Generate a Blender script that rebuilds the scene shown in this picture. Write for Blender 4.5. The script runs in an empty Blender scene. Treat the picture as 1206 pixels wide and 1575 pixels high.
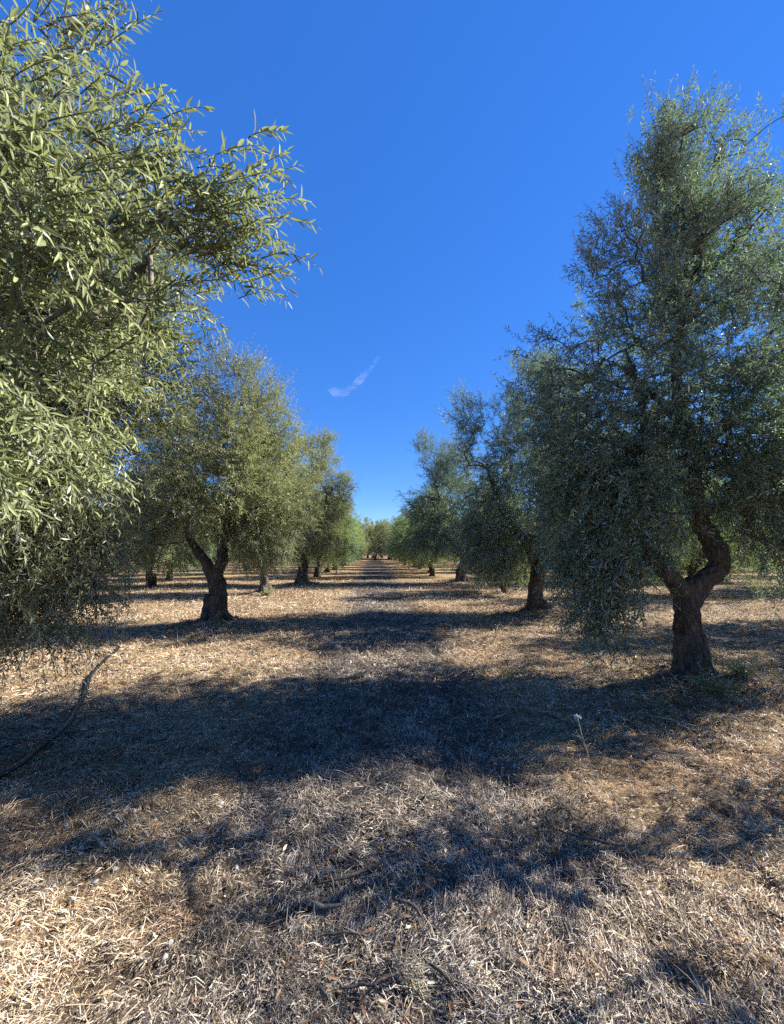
import bpy, math, random
import numpy as np
from mathutils import Vector

# ------------------------------------------------------------------ camera, sky, sun
SC = bpy.context.scene
COL = SC.collection
R = math.radians
CAM_H = 1.6
cd = bpy.data.cameras.new("camera"); cam = bpy.data.objects.new("camera", cd); COL.objects.link(cam)
cd.sensor_fit = 'VERTICAL'; cd.sensor_height = 36; cd.lens = 36 * 600 / 1575
cd.clip_start = 0.05; cd.clip_end = 20000
PITCH = math.atan(60.5 / 600); YAW = math.atan(28 / 600)
cam.location = (0, 0, CAM_H); cam.rotation_euler = (R(90) + PITCH, 0, -YAW)
SC.camera = cam

SUN_AZ = R(78)      # from +Y (the aisle) towards +X
SUN_EL = R(35)
sd = bpy.data.lights.new("sun", 'SUN'); sun = bpy.data.objects.new("sun", sd); COL.objects.link(sun)
sd.energy = 5.0; sd.angle = R(0.53); sd.color = (1.0, 0.95, 0.87)
SUNV = Vector((math.sin(SUN_AZ) * math.cos(SUN_EL), math.cos(SUN_AZ) * math.cos(SUN_EL), math.sin(SUN_EL)))
sun.rotation_euler = SUNV.to_track_quat('Z', 'Y').to_euler()
W = bpy.data.worlds.new("World"); SC.world = W; W.use_nodes = True
wn = W.node_tree.nodes; wl = W.node_tree.links
sky = wn.new('ShaderNodeTexSky'); sky.sky_type = 'NISHITA'; sky.sun_disc = False
sky.sun_elevation = SUN_EL; sky.sun_rotation = SUN_AZ
sky.air_density = 0.8; sky.dust_density = 0.0; sky.ozone_density = 6.0; sky.altitude = 0
bg = wn['Background']; bg.inputs['Strength'].default_value = 0.098
sep = wn.new('ShaderNodeSeparateColor'); sep.mode = 'HSV'; cmb = wn.new('ShaderNodeCombineColor'); cmb.mode = 'HSV'
def wmath(op, a, b):
    m = wn.new('ShaderNodeMath'); m.operation = op; wl.new(a, m.inputs[0]); m.inputs[1].default_value = b; return m.outputs[0]
wl.new(sky.outputs[0], sep.inputs[0])
wl.new(wmath('ADD', sep.outputs[0], .009), cmb.inputs[0])
wl.new(wmath('MULTIPLY', sep.outputs[1], 1.19), cmb.inputs[1])
wl.new(wmath('MULTIPLY', wmath('POWER', sep.outputs[2], .46), 1.475), cmb.inputs[2])     # photographic roll-off towards the horizon
wl.new(cmb.outputs[0], bg.inputs['Color'])
SC.view_settings.view_transform = 'Standard'; SC.view_settings.look = 'None'
SC.view_settings.gamma = 1; SC.view_settings.exposure = 1.85
SC.render.engine = 'CYCLES'
SC.cycles.max_bounces = 6; SC.cycles.diffuse_bounces = 4; SC.cycles.glossy_bounces = 2
SC.cycles.transmission_bounces = 4; SC.cycles.transparent_max_bounces = 6; SC.cycles.volume_bounces = 0
SC.cycles.use_denoising = False
SC.cycles.sample_clamp_indirect = 4
SC.cycles.pixel_filter_type = 'BLACKMAN_HARRIS'

# ------------------------------------------------------------------ numpy helpers
def nrm(a):
    return a / np.maximum(np.linalg.norm(a, axis=-1, keepdims=True), 1e-9)

def _hash(ix, iy, iz, seed):
    h = (ix * 374761393 + iy * 668265263 + iz * 2147483647 + seed * 1274126177) & 0xFFFFFFFF
    h = ((h ^ (h >> 13)) * 1274126177) & 0xFFFFFFFF
    h = (h ^ (h >> 16)) & 0xFFFF
    return h / 65535.0

def vnoise(x, y, z=None, seed=0):
    if z is None: z = np.zeros_like(x)
    x0 = np.floor(x); y0 = np.floor(y); z0 = np.floor(z)
    fx = x - x0; fy = y - y0; fz = z - z0
    fx = fx * fx * (3 - 2 * fx); fy = fy * fy * (3 - 2 * fy); fz = fz * fz * (3 - 2 * fz)
    ix = x0.astype(np.int64); iy = y0.astype(np.int64); iz = z0.astype(np.int64)
    r = 0
    for dz in (0, 1):
        wz = fz if dz else 1 - fz
        for dy in (0, 1):
            wy = fy if dy else 1 - fy
            for dx in (0, 1):
                wx = fx if dx else 1 - fx
                r = r + wx * wy * wz * _hash(ix + dx, iy + dy, iz + dz, seed)
    return r * 2 - 1

def fbm(x, y, z=None, seed=0, octs=3):
    a, s, t = 1.0, 0, 0
    for o in range(octs):
        s = s + a * vnoise(x * 2 ** o, y * 2 ** o, None if z is None else z * 2 ** o, seed + o); t += a; a *= .5
    return s / t

def mesh_from(name, V, faces, mats=(), midx=None, tint=None, smooth=False):
    """V (n,3); faces: list of int arrays (m,k)."""
    me = bpy.data.meshes.new(name)
    V = np.ascontiguousarray(V, dtype=np.float32)
    me.vertices.add(len(V)); me.vertices.foreach_set('co', V.ravel())
    faces = [f for f in faces if len(f)]
    loops = np.concatenate([f.ravel() for f in faces]).astype(np.int32)
    tot = np.concatenate([np.full(len(f), f.shape[1]) for f in faces])
    st = np.concatenate([[0], np.cumsum(tot)[:-1]]).astype(np.int32)
    me.loops.add(len(loops)); me.loops.foreach_set('vertex_index', loops)
    me.polygons.add(len(tot)); me.polygons.foreach_set('loop_start', st)
    if midx is not None: me.polygons.foreach_set('material_index', np.ascontiguousarray(midx, dtype=np.int32))
    if smooth is not False:
        s = np.ones(len(tot), dtype=bool) if smooth is True else smooth
        me.polygons.foreach_set('use_smooth', s)
    if tint is not None:
        at = me.attributes.new('tint', 'FLOAT', 'FACE'); at.data.foreach_set('value', np.ascontiguousarray(tint, dtype=np.float32))
    for m in mats: me.materials.append(m)
    me.update(calc_edges=True)
    return me

def tag(o, label=None, cat=None, group=None, kind=None):
    if label: o['label'] = label
    if cat: o['category'] = cat
    if group: o['group'] = group
    if kind: o['kind'] = kind
    return o

def link(name, me, parent=None):
    o = bpy.data.objects.new(name, me); COL.objects.link(o)
    if parent is not None: o.parent = parent
    return o

def empty(name, loc, rz=0, s=1):
    o = bpy.data.objects.new(name, None); COL.objects.link(o)
    o.location = loc; o.rotation_euler = (0, 0, rz); o.scale = (s, s, s); o.empty_display_size = .3
    return o

def tubes(P, Rad, S=5, cap=False):
    """P (N,K,3), Rad (N,K) -> verts, quads : N swept tubes at once."""
    N, K, _ = P.shape
    T = np.empty_like(P); T[:, 1:-1] = P[:, 2:] - P[:, :-2]; T[:, 0] = P[:, 1] - P[:, 0]; T[:, -1] = P[:, -1] - P[:, -2]
    T = nrm(T)
    mean = nrm(P[:, -1] - P[:, 0])
    ref = np.where(np.abs(mean[:, 2:3]) > .8, np.array([[1., 0, 0]]), np.array([[0, 0, 1.]]))[:, None, :]
    U = nrm(np.cross(T, ref)); Vv = np.cross(T, U)
    a = np.arange(S) / S * 2 * math.pi
    ring = P[:, :, None] + Rad[:, :, None, None] * (np.cos(a)[None, None, :, None] * U[:, :, None] + np.sin(a)[None, None, :, None] * Vv[:, :, None])
    V = ring.reshape(-1, 3)
    n = np.arange(N)[:, None, None] * K * S; k = np.arange(K - 1)[None, :, None] * S; s = np.arange(S)[None, None, :]
    s2 = (s + 1) % S
    q = np.stack([n + k + s, n + k + s2, n + k + S + s2, n + k + S + s], -1).reshape(-1, 4)
    return V, q

def smooth_poly(pts, n):
    """Catmull-Rom through (x,y,z,r) points."""
    p = np.array(pts, float); p = np.vstack([2 * p[0] - p[1], p, 2 * p[-1] - p[-2]])
    m = len(p) - 3; out = []
    for i in range(n):
        u = i / (n - 1) * m; k = min(int(u), m - 1); t = u - k
        a, b, c, d = p[k], p[k + 1], p[k + 2], p[k + 3]
        out.append(.5 * ((2 * b) + (-a + c) * t + (2 * a - 5 * b + 4 * c - d) * t * t + (-a + 3 * b - 3 * c + d) * t ** 3))
    return np.array(out)

# ------------------------------------------------------------------ materials
def mat(name):
    m = bpy.data.materials.new(name); m.use_nodes = True
    nt = m.node_tree; return m, nt.nodes, nt.links, nt.nodes['Principled BSDF']

def ramp(nd, lk, src, stops):
    r = nd.new('ShaderNodeValToRGB'); e = r.color_ramp.elements
    while len(e) < len(stops): e.new(.5)
    for el, (p, c) in zip(e, stops): el.position = p; el.color = (*c, 1)
    lk.new(src, r.inputs[0]); return r.outputs[0]

def noise(nd, lk, co, scale, detail=4, rough=.55, dist=0):
    n = nd.new('ShaderNodeTexNoise'); n.inputs['Scale'].default_value = scale; n.inputs['Detail'].default_value = detail
    n.inputs['Roughness'].default_value = rough; n.inputs['Distortion'].default_value = dist
    if co is not None: lk.new(co, n.inputs['Vector'])
    return n.outputs['Fac']

def mix(nd, lk, fac, a, b, mode='MIX'):
    m = nd.new('ShaderNodeMix'); m.data_type = 'RGBA'; m.blend_type = mode
    for s, v in ((0, fac), (6, a), (7, b)):
        if isinstance(v, (int, float)): m.inputs[s].default_value = v
        elif isinstance(v, tuple): m.inputs[s].default_value = (*v, 1)
        else: lk.new(v, m.inputs[s])
    return m.outputs[2]

def math_(nd, lk, op, a, b=0., c=None):
    m = nd.new('ShaderNodeMath'); m.operation = op
    for i, v in enumerate((a, b) if c is None else (a, b, c)):
        if isinstance(v, (int, float)): m.inputs[i].default_value = v
        else: lk.new(v, m.inputs[i])
    return m.outputs[0]

def leaf_mat(name, up_d, up_l, low_d, low_l, transl):
    m, nd, lk, pb = mat(name)
    nd.remove(pb)
    at = nd.new('ShaderNodeAttribute'); at.attribute_name = 'tint'
    geo = nd.new('ShaderNodeNewGeometry')
    up = mix(nd, lk, at.outputs['Fac'], up_d, up_l)
    lo = mix(nd, lk, at.outputs['Fac'], low_d, low_l)
    c = mix(nd, lk, geo.outputs['Backfacing'], up, lo)
    p = nd.new('ShaderNodeBsdfPrincipled'); lk.new(c, p.inputs['Base Color'])
    rr = math_(nd, lk, 'MULTIPLY_ADD', geo.outputs['Backfacing'], .2, .52)
    lk.new(rr, p.inputs['Roughness']); p.inputs['IOR'].default_value = 1.45; p.inputs['Specular IOR Level'].default_value = .3
    tr = nd.new('ShaderNodeBsdfTranslucent')
    tc = mix(nd, lk, at.outputs['Fac'], (transl[0] * .7, transl[1] * .7, transl[2] * .7), transl); lk.new(tc, tr.inputs['Color'])
    ms = nd.new('ShaderNodeMixShader'); ms.inputs[0].default_value = .32
    lk.new(p.outputs[0], ms.inputs[1]); lk.new(tr.outputs[0], ms.inputs[2])
    lk.new(ms.outputs[0], nd['Material Output'].inputs['Surface'])
    return m

M_LEAF_L = leaf_mat('leaf_sunlit_yellow', (.080, .102, .034), (.36, .37, .15), (.29, .30, .20), (.57, .56, .41), (.33, .37, .11))  # yellow cast of sunlit foliage put into the leaf colour
M_LEAF_N = leaf_mat('leaf_glossy_green', (.042, .060, .022), (.31, .335, .15), (.22, .24, .16), (.58, .58, .46), (.28, .33, .10))
M_LEAF_R = leaf_mat('leaf_skylit_grey', (.045, .080, .048), (.19, .255, .155), (.24, .30, .25), (.54, .60, .50), (.20, .30, .12))  # bluish grey of foliage under skylight put into the leaf colour
M_LEAF_F = leaf_mat('leaf_mid_green', (.065, .105, .035), (.30, .36, .12), (.27, .31, .19), (.54, .57, .39), (.30, .40, .09))
M_LEAF_Y = leaf_mat('leaf_young', (.11, .16, .03), (.22, .28, .06), (.2, .25, .12), (.34, .38, .2), (.25, .34, .06))

def bark_mat():
    m, nd, lk, p = mat('bark')
    tc = nd.new('ShaderNodeTexCoord'); mp = nd.new('ShaderNodeMapping'); mp.inputs['Scale'].default_value = (1, 1, .28)
    lk.new(tc.outputs['Object'], mp.inputs['Vector'])
    n1 = noise(nd, lk, mp.outputs[0], 26, 6, .65, .6); n2 = noise(nd, lk, tc.outputs['Object'], 5, 3)
    c = ramp(nd, lk, n1, [(.3, (.015, .012, .010)), (.5, (.05, .04, .032)), (.72, (.14, .12, .10))])
    r2 = ramp(nd, lk, n2, [(.48, (0, 0, 0)), (.62, (1, 1, 1))])
    c2 = mix(nd, lk, r2, c, (.105, .066, .038)); c3 = mix(nd, lk, .45, c, c2)
    lk.new(c3, p.inputs['Base Color']); p.inputs['Roughness'].default_value = .9
    b = nd.new('ShaderNodeBump'); b.inputs['Strength'].default_value = 1; b.inputs['Distance'].default_value = .035
    lk.new(n1, b.inputs['Height']); lk.new(b.outputs[0], p.inputs['Normal'])
    return m
M_BARK = bark_mat()

def twig_mat():
    m, nd, lk, p = mat('twig_bark')
    tc = nd.new('ShaderNodeTexCoord'); n = noise(nd, lk, tc.outputs['Object'], 30, 2)
    lk.new(ramp(nd, lk, n, [(.35, (.05, .042, .033)), (.65, (.15, .135, .105))]), p.inputs['Base Color']); p.inputs['Roughness'].default_value = .85
    return m
M_TWIG = twig_mat()

def zone_fac(nd, lk, co):
    """how far a point is in the trodden grey middle of the aisle (0..1)"""
    sx = nd.new('ShaderNodeSeparateXYZ'); lk.new(co, sx.inputs[0])
    n = noise(nd, lk, co, .7, 3)
    nn = math_(nd, lk, 'MULTIPLY_ADD', n, 1.3, -.65)
    ax = math_(nd, lk, 'ABSOLUTE', math_(nd, lk, 'ADD', math_(nd, lk, 'ADD', sx.outputs[0], nn), -.1))
    mr = nd.new('ShaderNodeMapRange'); mr.interpolation_type = 'SMOOTHSTEP'; lk.new(ax, mr.inputs[0])
    mr.inputs[1].default_value = .65; mr.inputs[2].default_value = 1.5; mr.inputs[3].default_value = 1; mr.inputs[4].default_value = 0
    return mr.outputs[0]

def ground_mat():
    m, nd, lk, p = mat('dry_orchard_floor')
    tc = nd.new('ShaderNodeTexCoord'); co = tc.outputs['Object']
    z = zone_fac(nd, lk, co)
    nb = noise(nd, lk, co, .45, 5, .6); ns = noise(nd, lk, co, 55, 5, .7); nm = noise(nd, lk, co, 7, 5, .65)
    straw = ramp(nd, lk, nb, [(.3, (.24, .145, .07)), (.5, (.36, .25, .14)), (.7, (.45, .345, .20))])
    soil = ramp(nd, lk, nm, [(.3, (.07, .045, .03)), (.6, (.17, .115, .075))])
    side = mix(nd, lk, ramp(nd, lk, nm, [(.38, (1, 1, 1)), (.55, (0, 0, 0))]), straw, soil)
    path = ramp(nd, lk, nm, [(.3, (.05, .042, .036)), (.65, (.14, .12, .10))])
    c = mix(nd, lk, math_(nd, lk, 'MULTIPLY', z, .9), side, path)
    f = ramp(nd, lk, ns, [(.3, (.18, .17, .16)), (.5, (.75, .75, .75)), (.7, (1.4, 1.4, 1.4))])
    c = mix(nd, lk, 1.0, c, f, 'MULTIPLY')
    lk.new(c, p.inputs['Base Color']); p.inputs['Roughness'].default_value = 1; p.inputs['Specular IOR Level'].default_value = .1
    b = nd.new('ShaderNodeBump'); b.inputs['Strength'].default_value = 1; b.inputs['Distance'].default_value = .06
    h = math_(nd, lk, 'ADD', math_(nd, lk, 'MULTIPLY', ns, .5), nm)
    lk.new(h, b.inputs['Height']); lk.new(b.outputs[0], p.inputs['Normal'])
    return m
M_GROUND = ground_mat()

def straw_mat():
    m, nd, lk, p = mat('straw')
    tc = nd.new('ShaderNodeTexCoord'); co = tc.outputs['Object']
    z = zone_fac(nd, lk, co)
    at = nd.new('ShaderNodeAttribute'); at.attribute_name = 'tint'
    side = ramp(nd, lk, at.outputs['Fac'], [(.0, (.07, .045, .025)), (.3, (.19, .13, .07)), (.62, (.52, .41, .27)), (.93, (.80, .71, .56)), (1., (.38, .15, .06))])
    path = ramp(nd, lk, at.outputs['Fac'], [(.0, (.04, .035, .03)), (.4, (.12, .10, .08)), (.72, (.34, .295, .24)), (1., (.64, .57, .47))])
    c = mix(nd, lk, math_(nd, lk, 'MULTIPLY', z, .85), side, path)
    nb = noise(nd, lk, co, 1.3, 4, .6)
    c = mix(nd, lk, 1.0, c, ramp(nd, lk, nb, [(.3, (.66, .64, .64)), (.5, (.95, .95, .95)), (.7, (1.1, 1.0, .86))]), 'MULTIPLY')
    no = noise(nd, lk, co, 1.9, 4, .6)
    c = mix(nd, lk, math_(nd, lk, 'MULTIPLY', ramp(nd, lk, no, [(.56, (0, 0, 0)), (.74, (1, 1, 1))]), .42), c, (.34, .18, .085))
    ng = noise(nd, lk, co, .9, 3, .5)
    gf = math_(nd, lk, 'MULTIPLY', ramp(nd, lk, ng, [(.58, (0, 0, 0)), (.7, (1, 1, 1))]), .45)
    c = mix(nd, lk, gf, c, (.16, .17, .07))
    lk.new(c, p.inputs['Base Color']); p.inputs['Roughness'].default_value = .75; p.inputs['Specular IOR Level'].default_value = .3
    return m
M_STRAW = straw_mat()

def simple_mat(name, c0, c1, scale=20, rough=.8, bump=.3, dist=.01):
    m, nd, lk, p = mat(name)
    tc = nd.new('ShaderNodeTexCoord'); n = noise(nd, lk, tc.outputs['Object'], scale, 4)
    lk.new(ramp(nd, lk, n, [(.35, c0), (.65, c1)]), p.inputs['Base Color']); p.inputs['Roughness'].default_value = rough
    b = nd.new('ShaderNodeBump'); b.inputs['Strength'].default_value = bump; b.inputs['Distance'].default_value = dist
    lk.new(n, b.inputs['Height']); lk.new(b.outputs[0], p.inputs['Normal'])
    return m
M_STONE = simple_mat('pale_limestone', (.26, .24, .21), (.50, .47, .42), 14)
M_HOSE = simple_mat('black_polythene', (.008, .008, .009), (.022, .021, .020), 18, .45, .1)
M_STICK = simple_mat('dead_wood', (.035, .028, .022), (.13, .105, .08), 60, .9, .6)
M_STICKP = simple_mat('bleached_wood', (.22, .19, .15), (.42, .37, .29), 60, .9, .5)
M_FLOWER = simple_mat('white_petal', (.7, .7, .64), (.8, .8, .74), 60, .7, .1)
M_STALK = simple_mat('dry_stalk', (.30, .24, .14), (.48, .42, .28), 40, .8, .2)
M_STAKE = simple_mat('weathered_stake', (.10, .08, .06), (.2, .17, .13), 30, .9, .4)

# ------------------------------------------------------------------ ground
TREES_NEAR = [(3.91, 4.79), (4.18, 9.97), (4.44, 19.77), (-3.35, 8.62), (-3.99, 14.84), (-3.45, 19.36), (-3.7, 2.7), (4.0, -.55)]
def hgt(x, y):
    x = np.asarray(x, float); y = np.asarray(y, float)
    d = np.sqrt(x * x + y * y); nearw = np.clip(1 - (d - 10) / 14, 0, 1)
    h = .05 * fbm(x * .35, y * .35, seed=3) + nearw * (.034 * fbm(x * 2.2, y * 2.2, seed=7) + .030 * fbm(x * 9, y * 9, seed=11, octs=2))
    h = h - .03 * np.exp(-((np.abs(x - .1) - .75) / .35) ** 2) * np.clip(1 - d / 60, 0, 1)
    for tx, ty in TREES_NEAR:
        r2 = (x - tx) ** 2 + (y - ty) ** 2
        h = h + .13 * np.exp(-r2 / .55) * (1 + .8 * vnoise(x * 4, y * 4, seed=21))
    return h
H0 = float(hgt(0, 0))
def hz(x, y): return float(hgt(x, y))

def build_ground():
    n = 300
    u = np.linspace(-1, 1, 2 * n + 1)
    g = np.sinh(u * 9.2) / np.sinh(9.2) * 1500
    g = np.sign(g) * np.maximum(np.abs(g), 0)
    lin = u * n * .028
    gx = g + lin; gy = gx + 2.0
    X, Y = np.meshgrid(gx, gy, indexing='ij')
    Z = hgt(X, Y)
    V = np.stack([X, Y, Z], -1).reshape(-1, 3); m = 2 * n + 1
    i = np.arange(m - 1)[:, None]; j = np.arange(m - 1)[None, :]
    q = np.stack([i * m + j, (i + 1) * m + j, (i + 1) * m + j + 1, i * m + j + 1], -1).reshape(-1, 4)
    me = mesh_from('ground', V, [q], [M_GROUND], smooth=True)
    tag(link('ground', me), kind='structure')
build_ground()

def build_straw():
    rng = np.random.default_rng(5)
    N = 1150000
    d = np.exp(rng.uniform(math.log(.9), math.log(22), N)); x = rng.uniform(-1, 1, N) * (d * 1.15 + .8); y = d.copy()
    # clumping
    keep = rng.uniform(0, 1, N) < np.clip(.7 + .6 * fbm(x * 6, y * 6, seed=31, octs=2) + .25 * vnoise(x * 1.2, y * 1.2, seed=33), .22, 1)
    for tx, ty in TREES_NEAR: keep &= ((x - tx) ** 2 + (y - ty) ** 2) > .16
    x, y, d = x[keep], y[keep], d[keep]; N = len(x)
    sc = np.clip(d / 3.2, 1, 4.5) ** .75
    L = rng.lognormal(math.log(.032), .5, N) * sc; L = np.minimum(L, .13 * sc)
    w = rng.uniform(.0006, .0020, N) * sc
    az = rng.uniform(0, 2 * math.pi, N) + .0
    # combed drifts of flattened straw
    flow = 1.2 * vnoise(x * .8, y * .8, seed=41) * math.pi; mk = rng.uniform(0, 1, N) < .35
    az = np.where(mk, flow + rng.normal(0, .35, N), az)
    el = np.abs(rng.normal(0, R(26), N)); up = rng.uniform(0, 1, N) < .08 + .3 * np.clip(vnoise(x * 5, y * 5, seed=71), 0, 1); el = np.where(up, rng.uniform(R(35), R(75), N), el)
    D = np.stack([np.cos(az) * np.cos(el), np.sin(az) * np.cos(el), np.sin(el)], -1)
    P0 = np.stack([x, y, hgt(x, y) + rng.uniform(-.004, .016, N)], -1)
    side = nrm(np.cross(D, np.array([0, 0, 1.]) + rng.normal(0, .5, (N, 3))))
    bend = rng.normal(0, .22, (N, 3)); bend[:, 2] = -np.abs(bend[:, 2]) - .1
    P1 = P0 + D * (L * .5)[:, None] + bend * (L * .25)[:, None]; P2 = P0 + D * L[:, None] + bend * L[:, None]
    P2[:, 2] = np.maximum(P2[:, 2], P0[:, 2] - .004)
    s = side * w[:, None]
    V = np.stack([P0 - s, P0 + s, P1 - s * .9, P1 + s * .9, P2], 1).reshape(-1, 3)
    b = np.arange(N)[:, None] * 5
    q = b + np.array([[0, 1, 3, 2]]); t = b + np.array([[2, 3, 4]])
    tint = np.clip(rng.beta(2.2, 2.0, N) + rng.normal(0, .05, N) + .15 * vnoise(x * 3, y * 3, seed=51), 0, .97)
    rust = rng.uniform(0, 1, N) < .025; tint = np.where(rust, 1., tint)
    me = mesh_from('straw', V, [q, t], [M_STRAW], tint=np.concatenate([tint, tint]))
    tag(link('dry_straw', me), 'mown dry straw and dead grass covering the orchard floor', 'dry grass', kind='stuff')
build_straw()

# ------------------------------------------------------------------ olive trees
def leaf_verts(pos, D, Nn, size, width, curv, lod):
    Wd = np.cross(D, Nn)
    if lod == 0:
        T = [(0, 0, 0), (.32, -1, .10), (.32, 0, -.02), (.32, 1, .10), (.70, -.82, .06), (.70, 0, -.06), (.70, .82, .06), (1, 0, -.02)]
        tri = [(0, 2, 1), (0, 3, 2), (4, 5, 7), (5, 6, 7)]; quad = [(1, 2, 5, 4), (2, 3, 6, 5)]
    else:
        T = [(0, 0, 0), (.45, -1, .12), (.45, 1, .12), (1, 0, 0)]; tri = [(0, 3, 1), (0, 2, 3)]; quad = []
    V = np.stack([pos + D * (size * l)[:, None] + Wd * (width * w)[:, None] + Nn * (size * (h * .6 - curv * l * l))[:, None] for l, w, h in T], 1)
    n = len(pos); b = (np.arange(n) * len(T))[:, None]
    F3 = np.concatenate([b + np.array([t]) for t in tri]); F4 = np.concatenate([b + np.array([q]) for q in quad]) if quad else np.zeros((0, 4), int)
    return V.reshape(-1, 3), F3, F4, len(tri), len(quad)

class Crown:
    def __init__(s): s.V = []; s.F3 = []; s.F4 = []; s.t3 = []; s.t4 = []; s.m3 = []; s.m4 = []; s.n = 0
    def add(s, V, F3, F4, t3, t4, m):
        s.V.append(V)
        if len(F3): s.F3.append(F3 + s.n); s.t3.append(t3); s.m3.append(np.full(len(F3), m))
        if len(F4): s.F4.append(F4 + s.n); s.t4.append(t4); s.m4.append(np.full(len(F4), m))
        s.n += len(V)
    def mesh(s, name, mats):
        return mesh_from(name, np.concatenate(s.V), [np.concatenate(s.F3), np.concatenate(s.F4)], mats,
                         midx=np.concatenate(s.m3 + s.m4), tint=np.concatenate(s.t3 + s.t4))

def add_shoots(cr, rng, S0, D0, L, bend, pairs, lsize, lod, ctint, stem_r=.0018):
    """leafy shoots: quadratic stems with opposite pairs of lanceolate leaves"""
    N = len(S0); t = np.linspace(0, 1, 5)
    P = S0[:, None] + D0[:, None] * (L[:, None] * t)[..., None] + bend[:, None] * (L[:, None] * t * t)[..., None]
    if stem_r:
        V, q = tubes(P, np.full((N, 5), stem_r) * np.linspace(1.3, .4, 5)[None], 3)
        cr.add(V, np.zeros((0, 3), int), q, None, np.full(len(q), .5), 0)
    M = pairs * 2 + 1
    tj = np.concatenate([np.repeat((np.arange(pairs) + .6) / (pairs + .3), 2), [1.]])
    tj = tj[None] + rng.normal(0, .02, (N, M)); tj = np.clip(tj, .02, 1)
    pos = S0[:, None] + D0[:, None] * (L[:, None] * tj)[..., None] + bend[:, None] * (L[:, None] * tj ** 2)[..., None]
    T = nrm(D0[:, None] + 2 * bend[:, None] * tj[..., None])
    U = nrm(np.cross(T, np.array([.13, .21, 1.]))); Vv = np.cross(T, U)
    j = np.arange(M); ph = (j // 2) * (math.pi / 2) + (j % 2) * math.pi
    ph = ph[None] + rng.uniform(0, math.pi, (N, 1)) + rng.normal(0, .35, (N, M))
    Rr = np.cos(ph)[..., None] * U + np.sin(ph)[..., None] * Vv
    al = rng.normal(R(44), R(16), (N, M)); al[:, -1] = R(5)
    D = nrm(T * np.cos(al)[..., None] + Rr * np.sin(al)[..., None] + np.array([0, 0, -.12]) + rng.normal(0, .12, (N, M, 3)))
    Nn = T + np.array([.18, 0, .65]) + rng.normal(0, .45, (N, M, 3)); Nn = nrm(Nn - (Nn * D).sum(-1, keepdims=True) * D)
    sz = lsize * rng.uniform(.7, 1.15, (N, M)) * (1 - .35 * tj ** 3)
    keep = rng.uniform(0, 1, (N, M)) < .93
    pos, D, Nn, sz = pos[keep], D[keep], Nn[keep], sz[keep]
    ti = np.clip(.6 * rng.uniform(0, 1, keep.shape) ** 1.4 + ctint[:, None] + .15 * tj, 0, 1)[keep]
    V, F3, F4, a, b = leaf_verts(pos, D, Nn, sz, sz * rng.uniform(.075, .115, len(sz)), rng.normal(.12, .22, len(sz)), lod)
    cr.add(V, F3, F4, np.tile(ti, a), np.tile(ti, b), 1)

def grow(rng, limbs, C, cr, rk=.0048, sag=0.0):
    """connect cluster centres C to the limbs by a branching skeleton; returns nothing, adds wood"""
    pts = np.concatenate([l[int(len(l) * .45):, :3] for l in limbs])
    cap = 6 * len(C) + len(pts)
    pos = np.zeros((cap, 3)); par = np.full(cap, -1); cnt = np.zeros(cap); n = len(pts); pos[:n] = pts; nl = n
    d0 = np.min(np.linalg.norm(C[:, None] - pts[None], axis=2), axis=1)
    for i in np.argsort(d0):
        c = C[i]; dd = np.linalg.norm(pos[:n] - c, axis=1)
        dd = dd + .35 * np.maximum(0, pos[:n, 2] - c[2]) * .3
        k = int(np.argmin(dd)); a = pos[k]; ln = np.linalg.norm(c - a)
        if ln < .02: continue
        ctl = (a + c) / 2 + np.array([0, 0, .16 * ln]) + rng.normal(0, .09 * ln, 3)
        st = 4 if ln > .35 else 2; prev = k
        for q in range(1, st + 1):
            t = q / st; p = (1 - t) ** 2 * a + 2 * t * (1 - t) * ctl + t * t * c
            pos[n] = p; par[n] = prev; prev = n; n += 1
        cnt[prev] += 1
    for i in range(n - 1, nl - 1, -1): cnt[par[i]] += cnt[i]
    idx = np.arange(nl, n); r = rk * np.sqrt(np.maximum(cnt[:n], 1)) + .0015
    P = np.stack([pos[par[idx]], pos[idx]], 1); rp = np.minimum(r[par[idx]], r[idx] * 1.35)
    P[:, 1] += nrm(P[:, 1] - P[:, 0]) * (r[idx] * .3)[:, None]
    V, q = tubes(P, np.stack([rp, r[idx]], 1), 6)
    cr.add(V, np.zeros((0, 3), int), q, None, np.full(len(q), .5), 0)

def sample_crown(rng, ell, n, mind=.17, shell=.45, gap=1.0, gseed=0):
    w = np.array([(a[3] * a[4] * a[5]) ** .75 * (a[6] if len(a) > 6 else 1) for a in ell]); w /= w.sum()
    out = []; tries = 0
    while len(out) < n and tries < n * 30:
        tries += 1
        e = ell[rng.choice(len(ell), p=w)]
        d = nrm(rng.normal(0, 1, 3)); r = rng.uniform(0, 1) ** shell
        p = np.array(e[:3]) + d * r * np.array(e[3:6]) * (1 + .12 * rng.normal())
        if gap and (len(e) < 7 or e[6] < 2.5) and vnoise(np.array([p[0] * 1.5]), np.array([p[1] * 1.5]), np.array([p[2] * 1.5]), gseed)[0] < gap * rng.uniform(.6, 1.1) * (-.30): continue
        if out and np.min(np.sum((np.array(out) - p) ** 2, axis=1)) < mind ** 2: continue
        out.append(p)
    return np.array(out)

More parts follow.
